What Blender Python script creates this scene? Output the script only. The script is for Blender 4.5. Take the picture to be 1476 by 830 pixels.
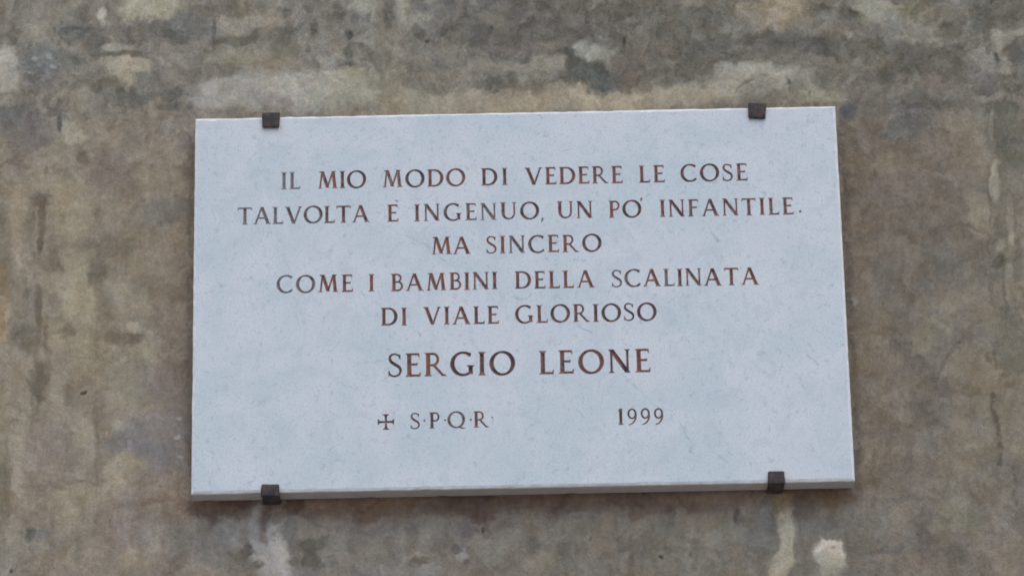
import bpy, math, random
import numpy as np
from mathutils import Matrix, Vector
from mathutils.geometry import delaunay_2d_cdt

for o in list(bpy.data.objects):
    bpy.data.objects.remove(o)
scene = bpy.context.scene
C = scene.collection
R = math.radians

# ------------------------------------------------------------------ camera
PITCH, YAW, ROLL = 110.49, 0.02, -1.14
CAM = np.array([-0.0087, -5.4846, -2.0360])      # the plaque's front face is the plane y = 0
FPX = 5500.0                                      # focal length in pixels of the 1476 wide photo
PH = 0.6129                                       # plaque height (its width is 1)
T = 0.042                                         # how far the plaque's face stands off the wall

def rx(a): return Matrix.Rotation(a, 3, 'X')
def rz(a): return Matrix.Rotation(a, 3, 'Z')
CR = rz(R(YAW)) @ rx(R(PITCH)) @ rz(R(0))
# roll is a turn about the lens axis
_a = PITCH, YAW, ROLL
def cam_rot():
    a, b, c = R(PITCH), R(YAW), R(ROLL)
    Rx = np.array([[1,0,0],[0,math.cos(a),-math.sin(a)],[0,math.sin(a),math.cos(a)]])
    Rz = np.array([[math.cos(b),-math.sin(b),0],[math.sin(b),math.cos(b),0],[0,0,1]])
    Ry = np.array([[math.cos(c),-math.sin(c),0],[math.sin(c),math.cos(c),0],[0,0,1]])
    return Rz @ Rx @ Ry
RM = cam_rot()
cam_data = bpy.data.cameras.new('camera')
cam = bpy.data.objects.new('camera', cam_data)
C.objects.link(cam)
cam.matrix_world = Matrix.Translation(Vector(CAM)) @ Matrix(RM.tolist()).to_4x4()
cam_data.sensor_fit = 'HORIZONTAL'
cam_data.sensor_width = 36
cam_data.lens = 36 * FPX / 1476
cam_data.clip_start = 0.1
cam_data.clip_end = 200
cam_data.dof.use_dof = True
cam_data.dof.focus_distance = 5.55
cam_data.dof.aperture_fstop = 32
scene.camera = cam
scene.render.resolution_x, scene.render.resolution_y = 1024, 575
scene.cycles.filter_width = 1.8

def at(px, py, y=0.0):
    """photo pixel -> point (x, z) on the plane at depth y"""
    d = RM @ np.array([(px - 738) / FPX, -(py - 415) / FPX, -1.0])
    t = (y - CAM[1]) / d[1]
    p = CAM + t * d
    return p[0], p[2]
def to_px(X, Z, y):
    P = np.stack([X - CAM[0], np.full_like(X, y - CAM[1]), Z - CAM[2]], -1) @ RM
    return 738 + FPX * P[..., 0] / -P[..., 2], 415 - FPX * P[..., 1] / -P[..., 2]

# ------------------------------------------------------------------ light
SUN_EL, SUN_AZ = 58, 12            # azimuth: degrees right of straight in front of the wall
world = bpy.data.worlds.new('World'); scene.world = world
world.use_nodes = True
wn = world.node_tree
bg = wn.nodes['Background']
sky = wn.nodes.new('ShaderNodeTexSky')
sky.sky_type = 'NISHITA'
sky.sun_disc = False
sky.sun_elevation = R(SUN_EL)
sky.sun_rotation = R(180 - SUN_AZ)
sky.dust_density = 1.6
sky.air_density = 1.0
wn.links.new(sky.outputs[0], bg.inputs[0])
bg.inputs[1].default_value = 0.15
sd = bpy.data.lights.new('sun', 'SUN')
sd.energy = 0.5
sd.angle = R(60)
sd.color = (1.0, 0.97, 0.93)
sun = bpy.data.objects.new('sun', sd); C.objects.link(sun)
sv = Vector((math.sin(R(SUN_AZ)) * math.cos(R(SUN_EL)), -math.cos(R(SUN_AZ)) * math.cos(R(SUN_EL)), math.sin(R(SUN_EL))))
sun.rotation_euler = sv.to_track_quat('Z', 'Y').to_euler()
scene.view_settings.view_transform = 'Standard'
scene.view_settings.look = 'None'
scene.view_settings.gamma = 1
scene.view_settings.exposure = 0.2

# ------------------------------------------------------------------ noise in numpy
def fbm(X, Y, scale, seed, octaves=4, gain=0.5, sx=1.0, sy=1.0):
    rng = np.random.RandomState(seed)
    out = np.zeros_like(X); amp = 1.0; tot = 0
    for o in range(octaves):
        n = 256
        g = rng.rand(n, n) * 2 - 1
        u0 = X / (scale * sx) * 2**o; v0 = Y / (scale * sy) * 2**o
        t = .6 + 1.1*o + seed if sx == sy else (.35*(o % 2) - .17)
        u = u0*math.cos(t) - v0*math.sin(t) + rng.rand() * 100 + 4096
        v = u0*math.sin(t) + v0*math.cos(t) + rng.rand() * 100 + 4096
        iu = np.floor(u).astype(int); iv = np.floor(v).astype(int)
        fu = u - iu; fv = v - iv
        fu = fu*fu*fu*(fu*(fu*6-15)+10); fv = fv*fv*fv*(fv*(fv*6-15)+10)
        a = g[iv % n, iu % n]; b = g[iv % n, (iu+1) % n]
        c = g[(iv+1) % n, iu % n]; d = g[(iv+1) % n, (iu+1) % n]
        out += amp * ((a*(1-fu)+b*fu)*(1-fv) + (c*(1-fu)+d*fu)*fv)
        tot += amp; amp *= gain
    return out / tot * 1.6
def sstep(a, b, x):
    t = np.clip((x - a) / (b - a), 0, 1)
    return t*t*(3-2*t)
def lin(c):
    c = np.asarray(c, float) / 255.0
    return np.where(c <= 0.04045, c/12.92, ((c+0.055)/1.055)**2.4)

# ------------------------------------------------------------------ node helpers
def new_mat(name):
    m = bpy.data.materials.new(name); m.use_nodes = True
    nt = m.node_tree
    return m, nt, nt.nodes['Principled BSDF']
def node(nt, t, **kw):
    n = nt.nodes.new(t)
    for k, v in kw.items(): setattr(n, k, v)
    return n
def math_n(nt, op, a, b=None, c=None, clamp=False):
    n = node(nt, 'ShaderNodeMath', operation=op); n.use_clamp = clamp
    for i, v in enumerate((a, b, c)):
        if v is None: continue
        if isinstance(v, (int, float)): n.inputs[i].default_value = v
        else: nt.links.new(v, n.inputs[i])
    return n.outputs[0]
def noise_n(nt, vec, scale, detail=4, rough=0.5, dist=0.0):
    n = node(nt, 'ShaderNodeTexNoise')
    n.inputs['Scale'].default_value = scale; n.inputs['Detail'].default_value = detail
    n.inputs['Roughness'].default_value = rough; n.inputs['Distortion'].default_value = dist
    if vec is not None: nt.links.new(vec, n.inputs['Vector'])
    return n.outputs['Fac']
def ramp_n(nt, fac, lo, hi):
    n = node(nt, 'ShaderNodeMapRange'); n.interpolation_type = 'SMOOTHSTEP'
    nt.links.new(fac, n.inputs[0])
    n.inputs[1].default_value = lo; n.inputs[2].default_value = hi
    return n.outputs[0]
def mix_n(nt, fac, a, b, mode='MIX'):
    n = node(nt, 'ShaderNodeMix', data_type='RGBA', blend_type=mode)
    for sock, v in ((n.inputs[0], fac), (n.inputs[6], a), (n.inputs[7], b)):
        if isinstance(v, (int, float)): sock.default_value = v
        elif isinstance(v, tuple): sock.default_value = (*v, 1)
        else: nt.links.new(v, sock)
    return n.outputs[2]
def scaled(nt, vec, s):
    n = node(nt, 'ShaderNodeMapping'); n.inputs['Scale'].default_value = s
    nt.links.new(vec, n.inputs[0]); return n.outputs[0]
def bump_n(nt, h, strength, dist):
    n = node(nt, 'ShaderNodeBump'); n.inputs['Strength'].default_value = strength
    n.inputs['Distance'].default_value = dist; nt.links.new(h, n.inputs['Height']); return n.outputs[0]

# ------------------------------------------------------------------ the wall
# Stains, patches, weathering and some painted-in shade of the plaster, as (x, y, half width, half height, turn, colour, strength, softness)
# x and y are measured on the photo and carried onto the wall plane.
KW = np.array([0.66, 0.72, 0.82])      # daylight on the wall: measured tone / this = plaster colour
BASE = [  # wide areas
 (150, 60, 170, 90, 0, (122,115,106), 1), (450, 60, 170, 70, 0, (127,121,112), 1), (760, 40, 190, 80, 0, (106,100,93), 1),
 (1010, 50, 150, 80, 0, (105,100,91), 1), (1250, 60, 160, 90, 0, (116,111,103), 1), (1420, 60, 90, 90, 0, (108,104,96), 1),
 (120, 300, 170, 130, 0, (130,121,108), 1), (120, 480, 170, 120, 0, (130,122,107), 1), (120, 700, 180, 140, 0, (129,121,110), 1),
 (1310, 260, 110, 120, 0, (112,104,95), 1), (1310, 430, 110, 110, 0, (111,104,94), 1), (1300, 620, 110, 110, 0, (112,105,96), 1),
 (1430, 300, 70, 150, 0, (120,113,101), 1), (1430, 560, 80, 130, 0, (122,116,103), 1), (1400, 770, 110, 80, 0, (117,109,100), 1),
 (450, 790, 160, 70, 0, (121,115,111), 1), (720, 790, 160, 70, 0, (116,110,105), 1), (980, 790, 150, 70, 0, (111,106,98), 1), (1180, 790, 90, 70, 0, (113,109,104), 1),
 (740, 400, 420, 240, 0, (125,118,106), 1),
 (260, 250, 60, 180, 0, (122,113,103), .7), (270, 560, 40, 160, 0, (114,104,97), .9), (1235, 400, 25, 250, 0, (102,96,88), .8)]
F = [
 # top left
 (220, 10, 44, 24, 0, (158,151,133), .95, .35), (146, 20, 10, 10, 0, (166,159,146), .95, .4), (146, 30, 5, 8, 0, (166,159,146), .8, .4),
 (165, 68, 20, 7, 3, (146,138,124), .8, .4), (184, 95, 36, 12, 2, (152,144,128), .95, .3), (182, 112, 20, 15, 0, (152,144,128), .9, .4),
 (8, 100, 14, 30, 0, (160,153,141), .95, .35), (16, 124, 15, 16, 0, (155,147,134), .9, .3), (8, 146, 8, 8, 0, (140,130,116), .7, .4),
 (108, 3, 12, 7, 0, (150,143,131), .8, .4), (82, 22, 16, 14, 0, (138,130,114), .7, .6), (66, 48, 20, 20, 0, (136,128,115), .6, .6), (48, 48, 4, 18, 0, (142,134,121), .6, .6),
 (115, 55, 12, 8, 0, (134,124,114), .6, .6), (160, 52, 6, 4, 0, (144,135,123), .7, .5), (178, 55, 5, 4, 0, (142,134,122), .7, .5),
 (97, 48, 17, 14, 0, (103,101,93), .8, .6), (62, 92, 32, 22, 0, (108,107,106), .85, .5), (98, 88, 25, 14, 0, (106,106,99), .7, .6),
 (50, 87, 5, 3, 0, (142,144,144), .8, .5), (72, 83, 6, 4, 0, (140,142,142), .8, .5), (78, 98, 6, 3, 30, (140,142,140), .8, .5), (44, 108, 4, 3, 0, (148,146,142), .9, .5),
 (60, 118, 28, 12, 0, (112,107,106), .7, .6), (208, 48, 34, 18, 0, (108,100,94), .85, .5), (135, 50, 25, 18, 0, (108,103,95), .7, .6),
 (185, 79, 56, 4, 1, (98,90,80), .8, .5), (225, 78, 8, 16, 10, (104,95,88), .7, .6), (262, 38, 34, 16, 0, (108,107,103), .8, .5), (245, 50, 10, 6, 0, (98,96,92), .7, .5),
 (250, 84, 26, 20, 0, (140,131,120), .8, .6), (285, 92, 22, 12, 0, (138,128,116), .6, .6),
 (150, 124, 32, 9, 0, (106,99,89), .7, .6), (195, 140, 30, 14, 0, (98,96,89), .85, .4), (158, 140, 14, 12, 0, (122,116,105), .6, .5),
 (248, 138, 16, 10, 0, (99,95,89), .85, .4), (243, 156, 18, 6, 0, (101,97,91), .7, .5), (275, 158, 5, 5, 0, (92,89,84), .9, .4), (278, 141, 14, 2.5, 8, (98,96,92), .8, .5),
 (230, 125, 20, 8, 0, (120,116,112), .6, .6), (288, 150, 14, 14, 0, (150,146,140), .7, .6), (50, 160, 18, 4, 0, (138,129,120), .6, .5),
 (22, 160, 24, 10, 0, (104,101,98), .8, .5), (80, 150, 12, 10, 0, (104,98,94), .7, .5), (78, 148, 4, 8, 15, (146,138,130), .7, .5), (95, 135, 4, 9, 15, (142,134,124), .7, .5),
 # top, above the plaque
 (345, 34, 46, 12, 0, (141,135,126), .85, .4), (318, 40, 10, 12, 0, (136,132,124), .7, .4), (390, 28, 12, 10, 0, (140,130,117), .6, .6), (340, 57, 32, 6, -6, (98,95,86), .9, .35), (372, 50, 6, 7, 0, (92,89,82), .8, .4),
 (308, 42, 3, 24, 0, (98,95,89), .75, .5), (294, 34, 8, 22, 0, (106,103,97), .7, .5), (335, 12, 46, 10, 0, (114,105,94), .8, .6), (335, 82, 36, 12, 0, (143,138,121), .75, .5), (328, 94, 10, 8, 0, (132,127,110), .7, .5),
 (398, 86, 36, 18, 0, (132,122,108), .7, .6), (300, 108, 30, 10, 0, (118,108,97), .75, .6), (305, 122, 16, 6, 0, (112,104,98), .6, .6), (345, 104, 40, 6, 5, (112,106,98), .6, .6),
 (425, 130, 112, 26, 0, (156,152,144), .95, .45), (560, 140, 60, 14, 4, (140,134,121), .7, .7), (300, 140, 30, 18, 0, (144,140,133), .7, .7), (350, 138, 60, 22, 0, (148,142,134), .9, .35), (490, 132, 55, 22, 5, (148,144,133), .9, .3), (395, 150, 20, 8, 0, (142,130,124), .8, .5), (300, 150, 30, 10, 0, (148,144,138), .8, .5),
 (415, 50, 32, 12, 0, (107,105,99), .8, .5), (415, 66, 20, 8, 0, (118,116,102), .6, .6), (453, 44, 6, 11, 0, (92,89,84), .85, .5), (446, 70, 5, 5, 0, (93,90,86), .8, .5), (410, 18, 5, 8, 0, (104,101,94), .7, .5), (488, 16, 6, 14, 0, (100,97,90), .75, .5),
 (503, 51, 7, 6, 0, (92,90,84), .85, .4), (504, 80, 5, 15, 0, (92,89,84), .8, .4), (496, 90, 14, 6, 10, (100,97,91), .7, .4), (518, 66, 12, 4, 8, (98,95,90), .7, .5), (456, 92, 4, 8, 0, (100,97,91), .8, .4), (442, 92, 10, 8, 0, (116,113,106), .7, .5),
 (563, 18, 7, 16, 8, (98,92,85), .85, .4), (530, 12, 22, 12, 0, (143,140,124), .75, .5), (545, 36, 14, 14, 0, (136,131,122), .6, .5), (537, 82, 8, 5, 0, (98,95,90), .7, .5), (472, 88, 12, 9, 0, (140,138,132), .75, .5), (473, 62, 12, 10, 0, (128,123,113), .6, .6),
 (512, 28, 5, 6, 0, (104,101,95), .7, .5), (532, 26, 4, 6, 0, (98,95,90), .7, .5), (550, 90, 30, 12, 0, (118,113,103), .6, .7), (505, 106, 14, 6, 0, (142,138,120), .7, .5), (560, 120, 28, 16, 0, (129,122,108), .7, .6),
 (578, 14, 12, 20, 0, (147,142,132), .85, .4), (618, 10, 12, 16, 0, (138,136,126), .7, .5), (610, 24, 10, 5, 0, (146,141,128), .6, .5), (590, 32, 22, 12, 0, (134,130,120), .6, .5), (644, 20, 5, 8, 0, (140,140,132), .7, .5), (684, 10, 8, 12, 0, (136,132,122), .7, .5), (668, 30, 5, 5, 0, (136,132,122), .6, .5),
 (600, 46, 12, 8, 0, (98,95,88), .85, .4), (615, 59, 4, 3, 0, (82,78,73), .9, .4), (608, 10, 8, 7, 0, (104,102,96), .7, .5), (645, 6, 8, 12, 0, (98,97,92), .75, .5), (638, 45, 12, 5, 0, (98,95,90), .8, .4), (655, 43, 8, 4, 0, (100,97,90), .7, .5), (626, 26, 4, 8, 0, (104,102,96), .6, .5),
 (660, 68, 22, 22, 0, (128,122,108), .8, .5), (600, 78, 22, 14, 0, (122,117,110), .7, .6), (682, 80, 6, 22, 0, (98,93,86), .7, .5), (685, 50, 14, 14, 0, (98,93,85), .6, .6),
 (760, 28, 120, 40, 0, (102,96,89), .7, .6), (705, 26, 20, 9, 5, (120,114,104), .7, .5), (755, 72, 28, 12, 0, (116,105,96), .75, .6), (790, 22, 8, 6, 0, (118,112,102), .6, .6), (835, 28, 8, 8, 0, (112,104,98), .6, .6), (762, 14, 4, 12, 0, (116,111,102), .6, .6), (708, 39, 3, 2.5, 0, (78,74,68), .8, .5),
 (700, 98, 40, 9, -4, (136,128,116), .8, .5), (770, 95, 42, 8, -8, (138,130,118), .8, .4), (805, 92, 12, 9, 0, (140,133,123), .8, .4), (770, 106, 40, 7, -3, (128,125,113), .7, .5), (650, 110, 40, 12, 0, (130,120,107), .7, .6),
 (698, 122, 9, 6, 0, (96,93,83), .85, .4), (739, 113, 8, 10, 0, (98,94,84), .8, .4), (722, 121, 5, 5, 0, (105,101,92), .8, .4), (783, 106, 6, 4, 0, (112,107,98), .7, .5),
 (650, 148, 100, 16, -2, (146,138,121), .9, .5), (780, 146, 100, 18, -2, (146,137,121), .9, .5), (900, 142, 80, 16, -1, (152,142,123), .92, .4), (1000, 140, 70, 16, -2, (148,140,124), .9, .5),
 (845, 74, 18, 15, 0, (138,136,127), .9, .4), (832, 68, 6, 6, 0, (148,147,140), .7, .4), (845, 86, 5, 8, 0, (146,145,138), .8, .4), (874, 78, 16, 12, 0, (130,127,116), .7, .4), (862, 60, 12, 3, 15, (96,92,86), .7, .4),
 (860, 107, 42, 14, 1, (90,89,84), .97, .3), (824, 84, 9, 16, -8, (94,92,86), .85, .4), (812, 112, 10, 9, 0, (92,90,84), .85, .4), (800, 64, 18, 8, 0, (116,110,98), .7, .5),
 (905, 92, 22, 20, 0, (105,96,90), .8, .5), (912, 112, 12, 9, 0, (110,98,90), .7, .5), (940, 66, 30, 12, 0, (116,106,96), .7, .6), (958, 66, 5, 6, 0, (108,94,80), .7, .5), (930, 20, 14, 40, 0, (110,101,94), .5, .7), (899, 59, 2.5, 6, 0, (76,72,66), .8, .5),
 (1005, 25, 26, 16, 0, (101,97,88), .7, .6), (1000, 8, 18, 6, 0, (128,118,104), .7, .5), (1008, 48, 10, 7, 20, (124,120,112), .75, .4), (985, 44, 10, 8, 0, (118,113,105), .6, .5), (1014, 92, 30, 18, 0, (99,95,86), .75, .5), (1020, 68, 24, 12, 0, (98,94,86), .6, .5), (1035, 62, 10, 8, 0, (112,107,99), .6, .5),
 (975, 115, 20, 12, 10, (104,101,92), .75, .5), (960, 122, 12, 6, 0, (98,96,88), .7, .4), (1045, 38, 5, 12, 0, (124,120,112), .7, .5), (1060, 46, 8, 8, 0, (124,121,114), .7, .5), (1088, 34, 12, 16, 0, (134,129,121), .8, .4), (1078, 12, 14, 12, 0, (138,129,112), .7, .5), (1098, 25, 3, 7, 0, (96,92,82), .8, .4),
 (1122, 14, 34, 24, 0, (146,133,114), .93, .4), (1112, 34, 22, 8, 0, (140,129,114), .8, .4), (1155, 30, 12, 10, 0, (124,118,104), .6, .5), (1130, 30, 10, 8, 0, (138,120,98), .6, .6),
 (1128, 58, 62, 13, 3, (96,92,87), .93, .35), (1200, 68, 40, 16, 12, (97,94,88), .8, .5), (1062, 88, 12, 14, 0, (100,96,88), .7, .5), (1110, 78, 40, 9, 0, (110,104,96), .7, .6),
 (1095, 114, 70, 20, 0, (149,144,134), .93, .4), (1160, 124, 34, 9, 30, (148,144,130), .9, .35), (1180, 140, 25, 12, 0, (140,136,118), .85, .5), (1052, 128, 34, 18, -15, (147,140,129), .9, .4), (1090, 124, 26, 12, -10, (130,125,116), .7, .4), (1148, 122, 14, 12, 20, (120,117,110), .8, .4), (1139, 119, 3, 4, 0, (90,88,82), .8, .4), (1012, 125, 18, 6, 15, (132,127,115), .7, .5),
 # top right
 (1270, 18, 40, 18, 8, (144,140,124), .9, .35), (1320, 12, 22, 14, 0, (122,118,98), .7, .5), (1300, 36, 44, 12, 5, (132,128,120), .8, .4), (1226, 21, 16, 8, 8, (96,93,86), .92, .35), (1187, 13, 5, 11, -25, (92,90,84), .9, .35), (1190, 22, 10, 10, 0, (126,122,112), .7, .5), (1205, 38, 26, 8, 0, (118,108,100), .7, .5), (1224, 52, 6, 6, 0, (140,136,128), .8, .4),
 (1320, 56, 36, 5, -2, (136,131,120), .8, .4), (1350, 38, 8, 10, 0, (132,127,116), .6, .5), (1330, 88, 76, 26, 0, (99,94,87), .9, .5), (1265, 80, 30, 16, 0, (102,98,90), .75, .5), (1278, 112, 12, 8, 0, (94,91,84), .7, .5), (1282, 84, 7, 6, 0, (112,108,100), .6, .5), (1210, 98, 40, 12, 10, (114,108,99), .7, .6),
 (1438, 18, 50, 28, 0, (98,95,87), .85, .5), (1386, 18, 10, 20, 0, (118,114,106), .7, .5), (1362, 35, 7, 7, 0, (94,91,85), .8, .4), (1386, 30, 6, 8, 0, (94,91,87), .7, .4), (1400, 38, 14, 8, 0, (114,110,100), .6, .5),
 (1446, 62, 14, 15, 0, (143,139,131), .93, .35), (1470, 48, 14, 5, -15, (138,134,126), .85, .4), (1418, 78, 18, 10, -10, (130,126,119), .85, .4), (1425, 95, 12, 12, 0, (132,127,121), .8, .5), (1452, 96, 12, 14, 0, (134,130,120), .8, .4), (1472, 104, 10, 8, 0, (130,126,118), .7, .4), (1464, 78, 14, 12, 0, (98,95,89), .9, .35), (1438, 82, 4, 7, 0, (88,86,80), .9, .4), (1425, 72, 4, 5, 0, (100,97,91), .8, .4),
 (1412, 112, 18, 10, 0, (112,106,104), .7, .5), (1416, 130, 12, 8, 0, (100,96,91), .75, .5), (1428, 142, 18, 4, -25, (132,128,118), .8, .4), (1395, 130, 12, 30, 0, (118,113,104), .6, .6), (1436, 158, 30, 10, 0, (94,93,85), .9, .35), (1460, 112, 8, 5, 0, (96,92,85), .7, .4),
 (1224, 156, 14, 9, -20, (92,90,92), .85, .5), (1320, 152, 56, 10, -6, (98,94,88), .85, .4), (1330, 140, 20, 6, 0, (96,92,85), .7, .5), (1345, 122, 20, 12, 0, (118,106,98), .7, .6), (1210, 142, 8, 6, 0, (134,128,118), .8, .5), (1265, 135, 40, 12, 0, (118,112,103), .6, .6),
 (1268, 185, 26, 20, 0, (118,108,98), .6, .6), (1310, 178, 24, 18, -25, (97,95,91), .85, .4), (1290, 192, 18, 10, 0, (99,97,92), .7, .5), (1385, 180, 30, 30, 0, (124,115,104), .7, .6), (1318, 162, 10, 4, 0, (122,117,114), .6, .5),
 # right of the plaque
 (1412, 200, 12, 46, 0, (134,127,115), .75, .5), (1405, 310, 16, 40, 0, (132,124,109), .85, .5), (1398, 250, 12, 40, 0, (124,115,102), .6, .6), (1426, 195, 6, 20, 0, (112,110,106), .7, .5), (1456, 200, 20, 46, 0, (101,99,90), .85, .5), (1430, 180, 3, 24, 0, (138,134,122), .6, .5),
 (1435, 262, 8, 32, 0, (148,143,131), .9, .35), (1432, 245, 3, 10, 0, (158,154,144), .6, .5), (1450, 215, 5, 20, 0, (96,94,84), .6, .5), (1455, 318, 5, 30, 0, (136,131,119), .8, .5), (1439, 355, 5, 12, 0, (140,134,120), .8, .4), (1440, 376, 9, 10, 0, (90,88,80), .9, .4), (1457, 345, 6, 8, 0, (142,137,124), .8, .4), (1440, 322, 8, 16, 0, (108,104,95), .7, .5), (1468, 370, 7, 26, 0, (104,100,90), .8, .5), (1458, 390, 5, 14, 0, (130,126,114), .7, .5), (1425, 290, 2.5, 40, 0, (104,100,90), .6, .5), (1448, 420, 3, 60, 0, (104,99,88), .7, .5), (1429, 415, 3, 30, 0, (104,98,88), .5, .5),
 (1250, 235, 40, 12, 0, (118,108,95), .6, .7), (1305, 265, 26, 16, 0, (116,108,101), .6, .7), (1222, 282, 14, 5, 0, (90,84,80), .75, .5), (1290, 320, 70, 22, 0, (107,98,88), .6, .6), (1265, 365, 40, 26, 0, (115,109,100), .6, .6), (1345, 300, 40, 20, 0, (118,109,98), .5, .6), (1400, 355, 24, 14, 0, (106,97,86), .7, .5), (1380, 350, 14, 10, 0, (122,114,102), .6, .5),
 (1380, 415, 24, 30, 0, (124,116,103), .6, .6), (1350, 400, 30, 24, 0, (106,99,90), .5, .6), (1262, 440, 44, 22, 0, (117,110,98), .6, .6), (1230, 435, 9, 7, 0, (128,124,118), .8, .5), (1229, 434, 3, 3, 0, (88,86,84), .7, .4), (1340, 478, 34, 18, 0, (126,119,104), .7, .6), (1250, 475, 40, 12, 0, (104,96,86), .6, .6), (1290, 495, 10, 6, 0, (98,90,82), .6, .6),
 (1385, 490, 22, 14, 0, (104,97,90), .7, .6), (1425, 460, 24, 20, 0, (124,117,102), .6, .6), (1395, 535, 24, 26, 0, (124,117,102), .7, .6), (1450, 520, 22, 30, 0, (118,113,98), .6, .6), (1270, 540, 44, 30, 0, (118,110,98), .6, .6), (1287, 575, 14, 10, 0, (126,119,110), .6, .6), (1318, 585, 16, 6, 0, (100,96,92), .6, .6), (1280, 620, 20, 24, 0, (100,94,86), .6, .6),
 (1350, 585, 30, 26, 0, (104,97,92), .6, .6), (1395, 580, 22, 10, 0, (126,119,107), .7, .5), (1440, 600, 20, 20, 0, (114,108,96), .5, .6), (1395, 660, 30, 26, 0, (122,115,102), .6, .6), (1465, 620, 12, 60, 0, (118,113,103), .6, .6), (1285, 690, 26, 22, 0, (116,111,101), .6, .6), (1335, 690, 12, 28, 0, (122,114,106), .7, .5), (1375, 705, 12, 18, 0, (128,121,108), .7, .5), (1410, 710, 26, 14, 0, (112,104,92), .6, .6),
 (1386, 740, 28, 16, 0, (126,120,103), .7, .5), (1290, 765, 44, 16, 0, (120,113,104), .6, .6), (1332, 770, 12, 40, 10, (100,92,86), .7, .6), (1352, 765, 14, 14, 0, (122,116,103), .6, .5), (1380, 800, 22, 14, 20, (98,92,80), .7, .6), (1418, 780, 12, 14, 0, (126,118,106), .7, .5), (1398, 760, 30, 8, 0, (126,121,104), .6, .5), (1460, 790, 16, 40, 0, (120,114,104), .5, .6), (1290, 795, 30, 6, 0, (104,97,92), .6, .6),
 # left of the plaque
 (110, 188, 14, 18, -15, (153,145,129), .92, .4), (153, 200, 9, 5, 0, (140,131,116), .7, .5), (56, 166, 14, 7, 0, (138,131,124), .7, .5), (28, 172, 40, 16, 0, (108,105,104), .8, .5), (60, 185, 20, 20, 0, (112,107,106), .7, .6), (90, 176, 4, 12, 0, (94,91,88), .8, .4), (40, 200, 30, 14, 0, (112,105,100), .6, .6), (22, 232, 22, 12, 0, (112,105,96), .7, .6), (84, 162, 12, 6, 0, (104,100,96), .7, .5),
 (92, 222, 14, 24, 0, (138,131,118), .7, .5), (118, 226, 10, 8, 15, (102,94,84), .85, .45), (125, 256, 26, 24, 0, (138,130,116), .6, .6), (62, 258, 22, 20, 0, (140,129,112), .8, .6), (98, 282, 40, 22, 20, (144,134,115), .85, .6), (67, 245, 2.5, 9, 0, (98,92,84), .6, .6), (160, 245, 40, 24, 0, (114,105,96), .75, .6), (160, 215, 30, 14, 0, (120,112,101), .6, .6), (205, 270, 36, 10, 0, (116,108,95), .6, .6),
 (62, 288, 11, 10, 0, (103,96,88), .85, .45), (62, 318, 7, 22, 0, (103,95,82), .85, .45), (60, 348, 4, 16, 5, (98,90,78), .8, .45), (46, 315, 6, 28, 0, (108,100,86), .6, .6), (30, 320, 12, 60, 0, (146,134,114), .75, .5), (240, 260, 26, 14, 0, (134,124,110), .6, .6), (218, 225, 30, 12, 0, (132,124,111), .6, .6), (238, 306, 26, 20, 0, (118,114,110), .7, .6), (240, 335, 12, 8, 0, (128,124,114), .6, .6),
 (100, 325, 30, 20, 0, (140,132,112), .6, .6), (8, 340, 12, 60, 0, (112,104,88), .6, .6), (118, 360, 24, 20, 0, (136,128,112), .7, .6), (165, 355, 40, 14, 0, (114,107,95), .75, .6), (80, 375, 8, 16, 0, (112,104,92), .7, .5), (200, 385, 14, 16, 0, (136,128,110), .7, .5), (28, 372, 3, 14, 0, (152,144,126), .6, .5), (150, 320, 20, 20, 0, (118,110,98), .5, .6), (140, 385, 14, 20, 0, (112,104,92), .6, .6), (165, 300, 12, 14, 0, (138,130,113), .6, .6),
 (112, 420, 28, 44, 0, (148,140,118), .9, .5), (122, 490, 12, 30, 0, (142,134,114), .75, .5), (56, 444, 5, 26, 0, (100,92,80), .8, .5), (40, 490, 14, 22, 0, (106,99,87), .8, .5), (38, 432, 6, 14, 0, (110,103,92), .7, .5), (66, 500, 4, 30, 0, (106,98,86), .7, .5), (40, 445, 8, 16, 0, (130,122,110), .6, .5), (78, 490, 9, 30, 0, (142,133,117), .75, .5), (52, 552, 11, 24, 0, (101,94,83), .88, .45), (5, 468, 8, 34, 0, (150,126,98), .75, .5), (10, 455, 4, 14, 0, (160,148,130), .6, .5), (5, 400, 8, 20, 0, (138,116,92), .6, .6),
 (30, 540, 14, 30, 0, (140,131,114), .6, .5), (35, 590, 8, 50, 0, (140,133,117), .6, .5), (44, 585, 2, 40, 0, (110,103,90), .6, .5), (140, 400, 10, 24, 0, (104,97,83), .7, .5), (150, 445, 12, 20, 0, (110,102,88), .7, .5), (190, 435, 36, 24, 0, (140,132,114), .7, .5), (168, 430, 6, 10, 0, (142,134,124), .6, .5), (194, 472, 12, 7, 5, (153,146,129), .88, .4), (165, 486, 12, 10, 0, (106,99,86), .75, .5), (190, 488, 16, 8, 0, (108,101,88), .75, .5), (165, 500, 10, 4, 15, (140,132,118), .6, .5), (215, 505, 20, 14, 0, (138,130,112), .7, .5), (232, 415, 26, 8, 15, (108,101,90), .6, .6), (97, 475, 8, 12, 0, (110,103,88), .6, .6), (180, 405, 14, 8, 0, (136,126,114), .6, .6), (240, 410, 22, 18, 0, (134,126,112), .5, .6),
 (121, 567, 5, 2.4, -10, (78,70,60), .9, .4), (82, 582, 14, 10, 0, (144,135,122), .6, .5), (90, 520, 30, 16, 0, (134,125,113), .5, .6), (170, 560, 30, 14, 0, (136,128,112), .6, .6), (240, 560, 24, 30, 0, (118,110,106), .6, .6), (100, 545, 20, 16, 0, (136,127,115), .5, .6),
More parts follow.
